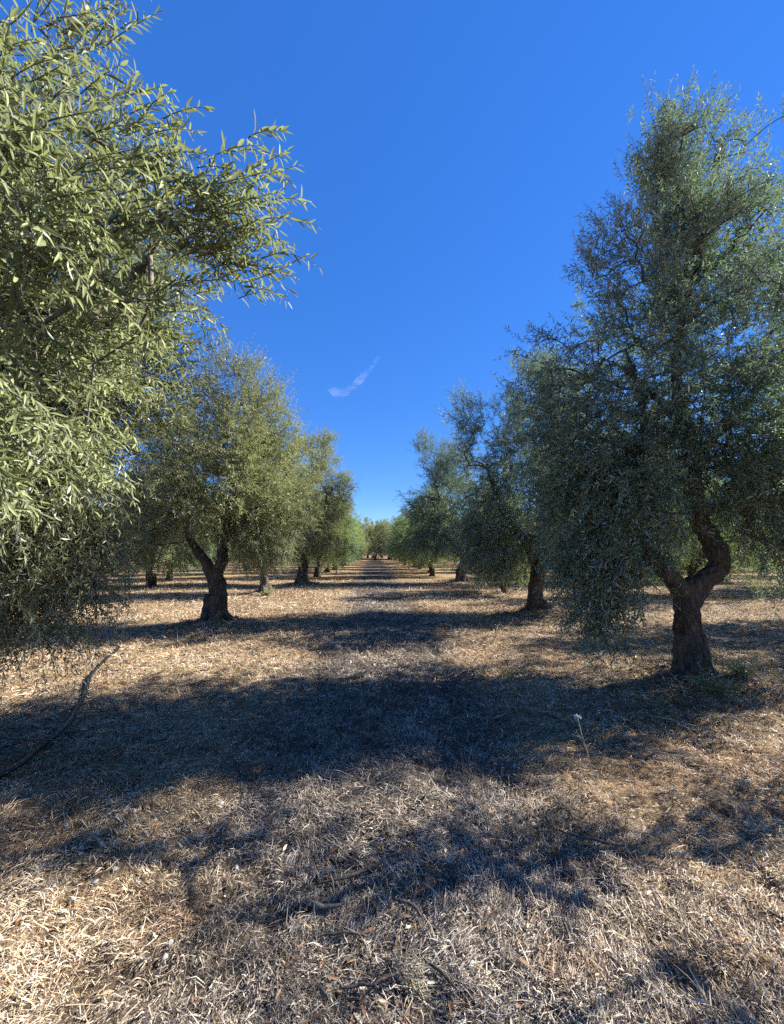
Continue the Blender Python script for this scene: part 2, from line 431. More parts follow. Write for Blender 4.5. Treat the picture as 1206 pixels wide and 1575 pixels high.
def trunk_mesh(name, limbs, roots, seed, voxel=.016, amp=1.0):
    """limbs: list of smooth (n,4) polylines; merged by a voxel remesh into one gnarled surface"""
    Vs, Fs, n = [], [], 0
    def addt(pl, S=14):
        nonlocal n
        V, q = tubes(pl[None, :, :3], pl[None, :, 3], S)
        # end caps
        K = len(pl); c0 = len(V); V = np.vstack([V, pl[0, :3], pl[-1, :3]])
        a = np.arange(S); b = (a + 1) % S
        t0 = np.stack([np.full(S, c0), b, a], 1); t1 = np.stack([np.full(S, c0 + 1), (K - 1) * S + a, (K - 1) * S + b], 1)
        Vs.append(V); Fs.append((q + n, np.vstack([t0, t1]) + n)); n += len(V)
    for l in limbs: addt(l)
    rng = np.random.default_rng(seed)
    r0 = limbs[0][0, 3]
    for k in range(roots):
        a = k / roots * 2 * math.pi + rng.uniform(-.4, .4); L = r0 * rng.uniform(1.15, 1.75)
        ca, sa = math.cos(a), math.sin(a)
        addt(smooth_poly([(ca * r0 * .45, sa * r0 * .45, .5 * rng.uniform(.4, 1.4), r0 * .40), (ca * r0 * .8, sa * r0 * .8, .10, r0 * .34), (ca * L, sa * L, -.10, r0 * .22)], 9), 10)
    V = np.concatenate(Vs); me = mesh_from(name + '_tmp', V, [np.concatenate([f[0] for f in Fs]), np.concatenate([f[1] for f in Fs])])
    o = bpy.data.objects.new('tmp', me); COL.objects.link(o)
    md = o.modifiers.new('r', 'REMESH'); md.mode = 'VOXEL'; md.voxel_size = voxel
    sm = o.modifiers.new('s', 'SMOOTH'); sm.factor = .6; sm.iterations = 5
    dg = bpy.context.evaluated_depsgraph_get(); ev = o.evaluated_get(dg)
    me2 = bpy.data.meshes.new_from_object(ev); me2.name = name
    bpy.data.objects.remove(o); bpy.data.meshes.remove(me)
    nv = len(me2.vertices); co = np.empty(nv * 3, dtype=np.float32); no = np.empty(nv * 3, dtype=np.float32)
    me2.vertices.foreach_get('co', co); me2.vertices.foreach_get('normal', no)
    co = co.reshape(-1, 3).astype(float); no = no.reshape(-1, 3)
    x, y, z = co.T
    tw = z * 1.3; xr = x * np.cos(tw) - y * np.sin(tw); yr = x * np.sin(tw) + y * np.cos(tw)
    rid = 1 - np.abs(vnoise(xr * 16, yr * 16, z * 3.0, seed + 1))
    d = amp * (.042 * fbm(x * 6, y * 6, z * 4, seed + 2) + .028 * (rid - .6) + .009 * vnoise(x * 45, y * 45, z * 20, seed + 4))
    co = co + no * d[:, None]
    me2.vertices.foreach_set('co', co.astype(np.float32).ravel())
    me2.polygons.foreach_set('use_smooth', np.ones(len(me2.polygons), dtype=bool))
    me2.materials.clear(); me2.materials.append(M_BARK); me2.update()
    return me2

def make_tree(key, seed, limbs, ell, ncl, shoots, pairs, lsize, leaf, extra=None, lod=1, roots=6, mind=.17, voxel=.016,
              hang=1.0, gap=1.0, shell=.45, slen=(.22, .46), amp=1.0, stem_r=.0018, rk=.0038):
    """returns (trunk mesh, crown mesh); limbs given as lists of (x,y,z,r)"""
    rng = np.random.default_rng(seed)
    LB = [smooth_poly(l, 8 * len(l)) for l in limbs]
    tm = trunk_mesh('trunk_' + key, LB, roots, seed, voxel, amp)
    C = sample_crown(rng, ell, ncl, mind, shell, gap, seed)
    cr = Crown(); ax = np.mean([np.array(e[:3]) for e in ell], axis=0)
    if extra is not None: allC = np.concatenate([C, np.array([e[:3] for e in extra])])
    else: allC = C
    grow(rng, LB[1:] if len(LB) > 1 else LB, allC, cr, rk)
    def clusters(Cs, shoots, lod, lsize, pairs, spread=.11, bright=0.0, dirs=None):
        n = len(Cs) * shoots
        c = np.repeat(Cs, shoots, axis=0)
        out = nrm((c - ax) * np.array([1, 1, .55]))
        zrel = (c[:, 2] - c[:, 2].min()) / max(1e-3, allC[:, 2].max() - allC[:, 2].min()); zr = np.clip(zrel, 0, 1)[:, None]
        D = out * .75 + rng.normal(0, .62, (n, 3)) + np.array([0, 0, 1.]) * (zr * 1.25 - .35 * hang)
        if dirs is not None: D = D * .38 + np.repeat(dirs, shoots, axis=0) * 1.1
        D = nrm(D)
        S0 = c + rng.normal(0, spread, (n, 3)) * np.array([1, 1, .8])
        L = rng.uniform(slen[0], slen[1], n) * (1 if dirs is None else .62)
        bend = rng.normal(0, .12, (n, 3)) + np.array([0, 0, 1.]) * ((zr - .5) * .55 - .15) * np.array([1.])
        ct = np.repeat(rng.normal(.12, .12, len(Cs)), shoots) + bright
        add_shoots(cr, rng, S0, D, L, bend, pairs, lsize, lod, ct, stem_r)
    clusters(C, shoots, lod, lsize, pairs)
    if extra is not None:
        E = np.array([e[:3] for e in extra]); dd = np.array([nrm(np.array(e[3:6], float)) for e in extra])
        clusters(E, 12, 0, .062, 8, .08, .12, dd)
    return tm, cr.mesh('crown_' + key, [M_TWIG, leaf])

def place(key, name, meshes, loc, rz=0, s=1, label='', cat='olive tree', group=None):
    e = empty(name, (loc[0], loc[1], hz(loc[0], loc[1]) - .03), rz, s)
    tag(e, label, cat, group)
    link('trunk', meshes[0], e); link('crown', meshes[1], e)
    return e

# --- the forked tree at the right of the path, nearest one
R1 = make_tree('forked', 11,
    [[(-.03, 0, -.15, .20), (-.03, 0, .15, .150), (.03, 0, .5, .122), (.0, 0, .85, .130), (.14, 0, 1.10, .115)],
     [(.03, 0, .85, .12), (.22, 0, 1.08, .11), (.47, .02, 1.30, .115), (.42, .05, 1.62, .11), (.22, .05, 2.1, .10), (.22, .0, 2.8, .075), (.12, .05, 3.6, .048), (.3, .1, 4.6, .03), (.7, .1, 5.6, .015)],
     [(.0, 0, .9, .12), (-.16, -.02, 1.10, .10), (-.42, -.04, 1.38, .085), (-.62, -.05, 1.7, .07), (-.55, 0, 2.4, .055), (-.32, .1, 3.3, .045), (-.5, .1, 4.2, .025)],
     [(.22, 0, 2.9, .055), (-.0, .1, 3.4, .04), (-.5, .1, 3.9, .025), (-.9, .1, 4.1, .014)],
     [(.2, .05, 2.4, .08), (.7, .2, 3.0, .06), (1.4, .3, 3.6, .04), (1.8, .4, 4.4, .025)]],
    [(.35, .3, 3.3, 1.9, 1.6, 1.7), (.8, .35, 5.0, 1.5, 1.3, 1.5, 1.5), (.95, .4, 6.5, .95, .9, 1.2, 2.2), (-1.0, 0, 2.3, .85, .8, 1.25, 2.6),
     (-1.0, .05, 1.3, .5, .45, .8, 3.4), (1.6, 0, 2.1, .8, .9, 1.1, 1.3), (-.45, .1, 5.3, .5, .5, .9), (1.75, .2, 7.0, .45, .5, .9, 2.0), (1.6, -.1, 4.6, .9, .8, 1.2), (-1.35, .1, 3.6, .6, .6, .9), (.2, .9, 2.3, 1.6, .9, .7, .8), (.3, .2, 7.0, .45, .5, .9, 2.2),
     (-.75, -.2, 2.3, .8, .45, .8, 2.6), (.5, -.35, 2.9, 1.2, .45, .8, 2.5), (1.5, -.2, 2.5, .8, .5, .9, 2.0), (1.0, -.1, 2.2, .6, .5, .6, 3.0), (1.35, -.2, 1.3, .35, .4, .6, 3.0), (-1.2, -.1, 1.2, .35, .4, .75, 3.6)],
    1400, 8, 8, .083, M_LEAF_R, mind=.10, gap=.7)
place('R1', 'olive_tree', R1, (3.91, 4.79), 0, 1, 'large olive tree with Y-forked trunk and drooping branches nearly touching the ground')

# --- the tree at the left whose branches reach into the view
NEAR_L = []
def nb(x, y, z, dx, dy, dz): NEAR_L.append((x, y, z, dx, dy, dz))
_near = [(-0.4, 1.45, 3.08), (-0.5, 1.5, 3.07), (-0.37, 1.4, 2.86), (-0.61, 1.5, 3.12), (-0.72, 1.5, 3.18), (-0.47, 1.5, 2.84), (-0.58, 1.5, 2.89), (-0.43, 1.55, 2.82), (-0.66, 1.6, 2.79), (-0.71, 1.4, 2.88), (-0.77, 1.4, 3.15), (-0.79, 1.3, 2.96), (-0.89, 1.3, 3.16), (-1.04, 1.4, 3.5), (-1.24, 1.5, 3.85), (-1.18, 1.6, 4.04), (-0.94, 1.1, 2.91), (-1.03, 1.1, 3.04), (-0.86, 1.1, 2.59), (-1.0, 1.1, 2.73), (-0.81, 1.7, 2.67), (-0.94, 1.8, 2.54), (-0.89, 1.5, 2.57), (-0.86, 1.2, 2.46), (-0.92, 1.1, 2.44), (-0.91, 1.0, 2.22), (-0.92, 1.2, 2.18), (-0.94, 1.5, 2.22), (-1.01, 1.8, 2.22), (-0.93, 1.1, 1.98), (-0.95, 1.3, 1.96), (-1.02, 1.6, 1.99), (-0.93, 1.05, 1.78), (-0.89, 1.1, 1.74), (-0.98, 1.3, 1.83), (-1.04, 1.6, 1.78), (-0.9, 1.05, 1.63), (-0.9, 1.0, 1.68), (-0.88, 0.95, 1.99), (-0.96, 1.0, 2.49), (-1.11, 1.1, 3.17), (-0.74, 1.3, 2.66), (-0.66, 1.5, 3.0), (-0.8, 1.25, 2.71)]
L0P = (-3.7, 2.7)
for (x, y, z) in _near:
    if z < 2.4: x, y, z = x * 1.3, y * 1.3, 1.6 + (z - 1.6) * 1.3 + .08
    up = .3 if z > 2.75 else (-.1 if z > 2.1 else -.7)
    # the tips are set back along the branch so that the leaves end near the listed point
    d = Vector((1, -.15, up)).normalized() * .22
    nb(x - L0P[0] - d.x, y - L0P[1] - d.y, z - d.z, 1, -.15, up)
L0 = make_tree('overhanging', 23,
    [[(0, 0, -.15, .26), (0, 0, .3, .2), (-.05, 0, .8, .18), (0, 0, 1.2, .16)],
     [(0, 0, 1.0, .13), (.3, -.1, 1.5, .11), (.8, -.0, 2.2, .05), (1.5, .1, 2.7, .03), (2.1, -.4, 2.9, .016), (2.7, -1.0, 2.95, .012)],
     [(0, 0, 1.0, .13), (-.2, .1, 1.8, .1), (-.1, .2, 2.8, .08), (.3, .1, 3.8, .05), (.9, -.1, 4.6, .03)],
     [(0, 0, 1.0, .12), (-.5, .2, 1.6, .09), (-1.2, .3, 2.4, .07), (-1.5, .3, 3.3, .04)],
     [(.3, -.1, 1.5, .08), (.6, .2, 1.9, .06), (.9, .4, 2.0, .04), (1.2, .5, 1.7, .02)]],
    [(.1, .1, 3.3, 1.7, 1.4, 1.5), (1.4, .15, 3.0, .95, .7, .85, 1.6), (1.3, .1, 3.9, .9, .8, .9, 1.2), (1.3, -.35, 3.3, .9, .4, .9, 3.0), (1.1, -.2, 2.4, .6, .5, .6, 2.6), (.75, .6, 1.45, .75, .6, .6, 2.4), (1.25, .1, 2.3, .6, .6, .6, 1.8), (1.5, .2, 3.1, .5, .6, .6, 1.0), (.2, 1.0, 1.7, 1.0, .6, .8, 1.2)],
    1050, 11, 10, .058, M_LEAF_N, extra=NEAR_L, mind=.13, rk=.0024)
place('L0', 'olive_tree', L0, (L0P[0], L0P[1]), 0, 1, 'olive tree at the left edge whose long sunlit leaves hang closest to the viewer')

# --- second pair
L1 = make_tree('thick', 37,
    [[(-.05, 0, -.15, .28), (-.03, 0, .12, .21), (.04, 0, .45, .165), (.0, .02, .8, .17), (-.06, 0, 1.1, .18)],
     [(-.02, 0, .9, .14), (.08, 0, 1.25, .12), (.10, .0, 1.8, .11), (.12, .1, 2.4, .09), (.4, .1, 3.4, .06), (.6, .2, 4.2, .03)],
     [(-.05, 0, .9, .13), (-.30, 0, 1.3, .10), (-.62, .1, 1.7, .08), (-.9, .1, 2.6, .07), (-1.1, 0, 3.6, .04)],
     [(.1, 0, 1.7, .09), (.6, -.1, 2.2, .06), (1.2, -.2, 2.6, .04)]],
    [(.1, 0, 3.3, 1.6, 1.5, 1.5), (1.15, -.1, 3.2, .8, 1.0, 1.2), (.4, 0, 4.7, .95, 1.0, .95), (-1.3, .1, 2.7, .9, .9, 1.0), (1.1, -.1, 1.9, .85, .9, .7, 1.2), (-.1, .4, 2.3, 1.4, 1.0, .5, .8), (-1.5, 0, 1.8, .7, .8, .6)],
    820, 10, 9, .075, M_LEAF_L)
place('L1', 'olive_tree', L1, (-3.35, 8.62), 0, 1, 'olive tree with thick dark trunk, the nearest whole trunk left of the path')

R2 = make_tree('dense', 41,
    [[(-.03, 0, -.15, .26), (0, 0, .12, .20), (-.03, 0, .5, .16), (.03, 0, .9, .17), (.05, 0, 1.2, .15)],
     [(.03, 0, 1.0, .15), (.15, 0, 1.6, .13), (.25, 0, 2.4, .1), (.2, .1, 3.6, .07), (.1, .1, 4.8, .04)],
     [(.03, 0, 1.0, .13), (-.25, 0, 1.7, .1), (-.8, -.1, 2.4, .07), (-1.2, -.1, 3.4, .04)],
     [(.1, 0, 1.4, .1), (.7, .1, 2.1, .07), (1.3, .1, 3.0, .04)]],
    [(.2, 0, 3.6, 1.7, 1.6, 1.8), (-1.2, -.1, 3.6, .85, .9, 1.3), (.3, 0, 5.5, 1.1, 1.1, 1.1), (-1.1, -.1, 1.8, .95, .9, .95, 2.6), (.8, -.3, 1.8, 1.2, .9, .8, 2.6), (-1.7, 0, 4.9, .5, .5, .7), (.2, 0, 6.2, .7, .7, .6), (1.6, 0, 3.4, .9, 1, 1.3), (.1, -1.7, 2.9, 1.1, .8, 1.2)],
    950, 10, 9, .078, M_LEAF_R)
place('R2', 'olive_tree', R2, (4.18, 9.97), 0, 1, 'dark dense olive tree with stout trunk, second trunk back right of the path')

T3 = make_tree('leaning', 53,
    [[(0, 0, -.15, .28), (.02, 0, .12, .2), (.1, 0, .6, .14), (.0, 0, 1.1, .13), (-.12, 0, 1.4, .12)],
     [(-.05, 0, 1.2, .11), (-.3, 0, 1.8, .09), (-.5, 0, 2.8, .07), (-.3, .1, 4.2, .04)],
     [(-.05, 0, 1.2, .11), (.3, 0, 1.9, .09), (.8, 0, 2.6, .07), (1.0, .1, 4.0, .04)]],
    [(.1, 0, 3.6, 1.7, 1.7, 1.6), (1.1, 0, 3.2, .9, 1.0, 1.3), (.4, 0, 5.4, 1.2, 1.1, 1.2), (-1.1, .1, 3.0, .9, .9, 1.1), (.5, -.2, 1.8, 1.6, 1.1, .6, 1.2), (.9, .1, 6.2, .6, .5, .6), (1.6, .1, 4.3, .6, .6, .9)],
    720, 11, 8, .080, M_LEAF_L, voxel=.022)
T3b = make_tree('slanting', 59,
    [[(0, 0, -.15, .30), (-.02, 0, .12, .22), (.03, 0, .6, .17), (.14, 0, 1.1, .15), (.22, 0, 1.4, .13)],
     [(.2, 0, 1.2, .12), (.5, 0, 1.8, .09), (.8, 0, 2.8, .07), (.8, .1, 4.2, .04)],
     [(.1, 0, 1.0, .11), (-.3, 0, 1.7, .09), (-.9, 0, 2.4, .07), (-1.3, .1, 3.8, .04)]],
    [(0, 0, 3.5, 1.9, 1.7, 1.6), (-1.4, 0, 3.0, 1.0, 1.0, 1.4), (-.6, 0, 5.2, 1.2, 1.1, 1.3), (1.3, .1, 3.3, .9, .9, 1.1), (-.8, -.2, 1.8, 1.6, 1.1, .7, 1.3), (-1.5, .1, 6.1, .6, .5, .7), (-2.1, .1, 4.0, .6, .6, 1.0), (1.2, 0, 1.9, .9, .9, .7)],
    780, 11, 8, .080, M_LEAF_R, voxel=.022)
place('L2', 'olive_tree', T3, (-3.99, 14.84), R(150), .88, 'olive tree with pale suckers round its leaning trunk, just behind the thick trunk')
place('L3', 'olive_tree', T3, (-3.45, 19.36), R(0), 1.1, 'tall sunlit olive tree, the third trunk back on the left of the path')
place('R3', 'olive_tree', T3b, (4.44, 19.77), R(0), 1.12, 'tall airy olive tree, the third trunk back on the right of the path')

# generic grove trees
def bg_tree(key, seed, leaf, n=560, sh=10, pr=6, ls=.125, sp=0.0):
    rng = np.random.default_rng(seed); a, b, c = rng.uniform(-.25, .25, 3)
    return make_tree(key, seed,
        [[(0, 0, -.15, .22), (0, 0, .12, .16), (a * 1.2, b * .4, .6, .13), (a, b, 1.2, .13)],
         [(a, b, 1.0, .13), (a + .4, b, 1.7, .1), (a + .9, b - .1, 2.6, .07), (a + .9, b, 3.8, .04)],
         [(a, b, 1.0, .13), (a - .4, b + .2, 1.7, .1), (a - .8, b + .4, 2.5, .07), (a - .7, b + .2, 4.0, .04)],
         [(a, b, 1.1, .1), (a, b - .5, 1.9, .07), (a + .1, b - 1.0, 3.0, .04)]],
        [(0, 0, 3.5, 2.3, 2.3, 1.7), (c * 4, a * 4, 5.1, 1.4, 1.4, 1.3), (-b * 5, c * 5, 4.6, 1.0, 1.0, 1.2), (1.5, c * 2, 2.0, 1.1, 1.3, 1.15, 1.5), (-1.5, -c * 2, 2.1, 1.1, 1.3, 1.2, 1.5), (0, -1.6, 1.9, 1.3, 1.0, 1.1, 1.5), (a * 4, 1.5, 1.9, 1.3, 1.0, 1.1, 1.5)],
        n, sh, pr, ls, leaf, voxel=.03, stem_r=0, roots=5, mind=.2)
BG = [bg_tree('grove_a', 71, M_LEAF_F), bg_tree('grove_b', 72, M_LEAF_L), bg_tree('grove_c', 73, M_LEAF_R), bg_tree('grove_d', 74, M_LEAF_F)]
FAR = [bg_tree('far_a', 81, M_LEAF_L, 340, 7, 4, .21), bg_tree('far_b', 82, M_LEAF_L, 340, 7, 4, .21)]
R0 = make_tree('shading', 47,
    [[(0, 0, -.15, .26), (0, 0, .3, .19), (.03, 0, .8, .17), (.04, 0, 1.1, .16)],
     [(.03, 0, 1.0, .14), (.1, .5, 1.8, .1), (.5, 1.6, 2.0, .03), (.3, 3.2, 2.4, .012)],
     [(.03, 0, 1.0, .13), (-.2, -.3, 2.0, .1), (-.4, -.5, 3.4, .05)],
     [(.1, 0, 1.0, .12), (.5, .1, 2.0, .08), (.9, .1, 3.4, .04)]],
    [(0, -.4, 3.4, 1.6, 1.1, 1.7), (0, -.5, 5.0, 1.1, .9, 1.2), (.1, 3.45, 2.6, .6, .12, .7, 9.0), (.1, 3.95, 3.6, .5, .14, .4, 6.0), (.1, 4.15, 4.4, .4, .12, .3, 4.0), (.1, 3.3, 1.5, .5, .12, .5, 3.0), (.0, 3.3, 1.0, .4, .3, .3, 1.6),  # out of view; outlying lobes shaped to throw shade bands on the near straw
     (.1, 2.5, 1.9, .4, .15, .35, 3.6), (.0, 2.75, 2.9, .4, .15, .35, 3.6), (.1, 2.3, 1.3, .35, .12, .2, 3.0)],
    430, 9, 9, .064, M_LEAF_R, gap=1.0)
place('R0', 'olive_tree', R0, (4.15, -.55), 0, 1, 'olive tree standing beside the viewer right of the path, shading nearest straw')
place('R25', 'olive_tree', BG[3], (5.0, 14.9), R(200), .66, 'small low olive tree between the second and third trunks right of the path')
place('LL', 'olive_tree', BG[0], (-9.98, 18.28), R(70), .95, 'olive tree with short dark trunk between the left foreground leaves and thick trunk')

rng = random.Random(9)
def yrow(y0, y1, step):
    y = y0
    while y < y1: yield y; y += step
def visible(x, y): return y > 2 and -(y * 1.0 + 3.0) < x < y * 1.1 + 3.5
for x0, y0, side in ((-3.6, 25.0, 'left'), (4.1, 25.2, 'right')):
    for y in yrow(y0, 70, 5.3):
        if abs(y - 33.8) < 1.2 and side == 'left': continue
        m = BG if y < 52 else FAR
        place('', 'olive_tree', m[rng.randrange(len(m))], (x0 + rng.uniform(-.4, .4), y + rng.uniform(-.5, .5)), rng.uniform(0, 6.28), rng.uniform(.88, 1.02),
              'distant olive tree in the row on the %s of the path, beyond the third trunk' % side, group='distant trees bordering the path on the ' + side)
ROWS = [(-11.0, 1.5), (-18.4, 4.0), (-25.8, 6), (-33.2, 9), (-40.6, 12), (-48, 15), (-55.4, 18), (11.6, 2.5), (19, 4), (26.4, 7), (33.8, 10), (41.2, 13), (48.6, 16), (56, 19)]
for x0, y0 in ROWS:
    side = 'left' if x0 < 0 else 'right'; second = abs(x0) < 15
    for y in yrow(y0, 74 if abs(x0) < 30 else 62, 5.4):
        if not visible(x0, y) or (x0 == -11.0 and abs(y - 18.3) < 2.6): continue
        if abs(x0) > 15 and y > 1.45 * abs(x0) + 22: continue
        d = math.hypot(x0, y); m = BG if d < 34 else FAR
        place('', 'olive_tree', m[rng.randrange(len(m))], (x0 + rng.uniform(-.4, .4), y + rng.uniform(-.6, .6)), rng.uniform(0, 6.28), rng.uniform(.85, 1.03),
              ('olive tree in the second row on the %s, behind the row by the path' if second else 'olive tree deep in the grove on the %s, behind the second row') % side,
              group=('second row of trees on the %s' if second else 'trees deep in the grove on the %s') % side)

for x, y in ((-2.6, 76), (3.0, 77), (5.9, 75), (-5.6, 75.5), (.3, 84), (-9, 76), (9.5, 77), (-3.6, 83), (3.6, 84), (-1.4, 91), (1.9, 92), (-7, 82), (7.3, 82), (12.5, 78), (-12.5, 78), (-.2, 99), (4.5, 98), (-4.6, 98)):
    place('', 'olive_tree', FAR[rng.randrange(2)], (x, y), rng.uniform(0, 6.28), rng.uniform(1.15, 1.3),
          'olive tree closing the far end of the path at the horizon', group='trees closing the far end of the path')

# saplings
SAP = make_tree('sapling', 91, [[(0, 0, -.1, .035), (.02, 0, .8, .03), (0, 0, 1.5, .022)], [(0, 0, 1.2, .02), (.1, 0, 2.0, .015), (.1, .1, 2.6, .01)]],
                [(0, 0, 2.1, .8, .8, .75), (.2, 0, 2.8, .4, .4, .5)], 90, 7, 6, .10, M_LEAF_Y, roots=0, voxel=.012, amp=.2)
s1 = place('', 'young_olive_tree', SAP, (-2.6, 27.5), 0, 1.05, 'bright green sapling with a slender stem in the left row before the distant trees', 'sapling')
s2 = place('', 'young_olive_tree', SAP, (3.0, 33.5), 2, .9, 'slender sapling in the right row, half hidden before dark distant trunks', 'sapling')

# ------------------------------------------------------------------ irrigation hose, sticks, stones, weeds
def tube_obj(name, pts, mt, S=12, n=60, parent=None, jitter=0, seed=0, lift=0.0):
    pl = smooth_poly(pts, n)
    if jitter:
        r = np.random.default_rng(seed); t = np.linspace(0, 1, n) * 6
        pl[:, 0] += jitter * vnoise(t, t * 0 + seed); pl[:, 1] += jitter * vnoise(t, t * 0 + seed + 9)
        pl[:, 3] *= .8 + .2 * vnoise(t * 1.5, t * 0 + seed + 5)
    V, q = tubes(pl[None, :, :3], pl[None, :, 3], S)
    K = len(pl); a = np.arange(S); b = (a + 1) % S; c0 = len(V); V = np.vstack([V, pl[0, :3], pl[-1, :3]])
    t = np.vstack([np.stack([np.full(S, c0), b, a], 1), np.stack([np.full(S, c0 + 1), (K - 1) * S + a, (K - 1) * S + b], 1)])
    return link(name, mesh_from(name, V, [q, t], [mt], smooth=True), parent)

hp = [(-3.3, 1.9), (-2.85, 2.45), (-2.54, 2.96), (-2.62, 3.35), (-2.70, 3.73), (-2.92, 4.15), (-3.14, 4.58), (-3.45, 5.1), (-3.74, 5.67), (-3.98, 6.3), (-4.13, 6.74), (-4.4, 7.0), (-4.7, 7.2)]
hose = tube_obj('irrigation_hose', [(x, y, hz(x, y) + .034 + .012 * math.sin(i * 2.1), .017) for i, (x, y) in enumerate(hp)], M_HOSE, n=140)
tag(hose, 'thin black irrigation hose curving over the straw on the left', 'hose')

def stick(pts, mt, label, group=None, seed=0):
    o = tube_obj('stick', [(x, y, hz(x, y) + z + .010, r * .78) for x, y, z, r in pts], mt, S=8, n=26, jitter=.022 * math.hypot(pts[0][0] - pts[-1][0], pts[0][1] - pts[-1][1]), seed=seed)
    tag(o, label, 'stick', group); return o
stick([(-.27, 2.05, .012, .004), (-.12, 2.08, .02, .011), (.02, 2.13, .03, .014), (.06, 2.17, .035, .008)], M_STICK, 'longest dark fallen stick, lying at a slant in the foreground shade', seed=1)
stick([(-.30, 1.95, .02, .012), (-.22, 1.93, .03, .014), (-.14, 1.93, .02, .008)], M_STAKE, 'short curved greyish stick just in front of the longest dark one', seed=2)
stick([(-.24, 1.80, .015, .006), (-.12, 1.79, .025, .009), (-.02, 1.78, .02, .006)], M_STICK, 'thin dark twig lying level at the edge of the foreground sun patch', seed=3)
stick([(.10, 1.93, .02, .008), (.18, 1.89, .03, .012), (.22, 1.83, .02, .006)], M_STICK, 'short dark stick right of the longest one, slanting down to the right', seed=4)
stick([(-.12, 1.60, .02, .007), (.0, 1.60, .03, .009), (.10, 1.62, .02, .005)], M_STICK, 'short dark stick nearest the bottom edge in the sunlit straw', seed=5)
stick([(.22, 1.66, .02, .006), (.26, 1.62, .025, .011), (.31, 1.57, .02, .006)], M_STICK, 'stubby black piece of wood near the bottom edge in shade', seed=6)
stick([(.30, 2.55, .02, .006), (.36, 2.62, .03, .009), (.42, 2.75, .02, .006)], M_STICK, 'dark crooked stick in the middle sun patch of the path', seed=7)
stick([(1.05, 2.35, .02, .006), (1.2, 2.25, .03, .012), (1.35, 2.2, .02, .006)], M_STICK, 'dark stick in the shade band at the lower right', seed=8)
stick([(2.6, 3.75, .05, .004), (2.85, 3.6, .04, .007), (3.05, 3.42, .03, .004)], M_STICKP, 'bleached straight twig on the ground in front of the forked tree', seed=9)
stick([(2.1, 3.2, .03, .004), (2.3, 3.05, .035, .006), (2.5, 2.95, .03, .004)], M_STICKP, 'bleached twig at the edge of shade and sun on the right', seed=10)
stick([(3.3, 4.15, .05, .005), (3.4, 4.4, .12, .006), (3.38, 4.7, .2, .005)], M_STICKP, 'pale twig leaning on the litter heap beside the forked trunk', seed=11)
stick([(-3.3, 3.6, .03, .01), (-2.9, 3.5, .04, .015), (-2.55, 3.45, .03, .008)], M_STICK, 'dark stick in the shade just past the hose on the left', seed=13)

def stone_mesh(seed):
    import bmesh
    bm = bmesh.new(); bmesh.ops.create_icosphere(bm, subdivisions=3, radius=1)
    co = np.array([v.co[:] for v in bm.verts]); rg = np.random.default_rng(seed)
    for _ in range(18):   # facets cut off by random planes
        nv = nrm(rg.normal(0, 1, 3)); d = rg.uniform(.42, .72); s = co @ nv
        co = co - np.maximum(s - d, 0)[:, None] * nv[None] * .92
    co *= np.array([1, rg.uniform(.6, .85), rg.uniform(.35, .55)]); co += .03 * fbm(co[:, 0] * 4, co[:, 1] * 4, co[:, 2] * 4, seed)[:, None] * co
    for v, c in zip(bm.verts, co): v.co = c
    me = bpy.data.meshes.new('stone'); bm.to_mesh(me); bm.free(); me.materials.append(M_STONE); return me
ST = [stone_mesh(100 + i) for i in range(6)]
rs = np.random.default_rng(77)
def stone(x, y, s, label, group=None):
    o = link('stone', ST[rs.integers(6)]); o.location = (x, y, hz(x, y) + .006 + s * .2); o.scale = (s, s, s)
    o.rotation_euler = (rs.normal(0, .3), rs.normal(0, .3), rs.uniform(0, 6.28)); tag(o, label, 'stone', group)
stone(-.82, 1.79, .028, 'largest white stone, alone in the straw at the lower left')
stone(.95, 2.53 - .1, .022, 'white stone lying alone right of the middle sun patch')
stone(2.05, 3.05, .03, 'white stone by the dry weed stalk with a white head')
for k in range(80):
    stone(min(-.7, rs.normal(-1.6, .5)), rs.uniform(1.7, 2.9), rs.uniform(.009, .026), 'small white stone scattered in the straw at the lower left', 'small white stones at the lower left')
for k in range(26):
    stone(rs.uniform(1.6, 3.6), rs.uniform(3.4, 5.2), rs.uniform(.014, .034), 'small white stone in the shade near the forked tree', 'small white stones near the forked tree')
for k in range(22):
    stone(rs.uniform(-1.8, -.5), rs.uniform(2.9, 4.4), rs.uniform(.009, .02), 'small white stone in the shade left of the path middle', 'small white stones left of the path middle')

for k in range(16):   # prunings heaped at the foot of the forked trunk
    a = rs.uniform(0, 6.28); rr_ = rs.uniform(.1, .65); L_ = rs.uniform(.15, .4); b_ = rs.uniform(0, 6.28)
    x_, y_ = 3.91 + rr_ * math.cos(a), 4.6 + rr_ * .7 * math.sin(a); dx, dy = math.cos(b_) * L_ / 2, math.sin(b_) * L_ / 2
    stick([(x_ - dx, y_ - dy, .03, .005), (x_, y_, .05 + rs.uniform(0, .05), .01), (x_ + dx, y_ + dy, .03, .004)], M_STICK if k % 3 else M_STICKP,
          'short twig in the heap of prunings round the foot of the forked trunk', 'prunings round the forked trunk', seed=40 + k)

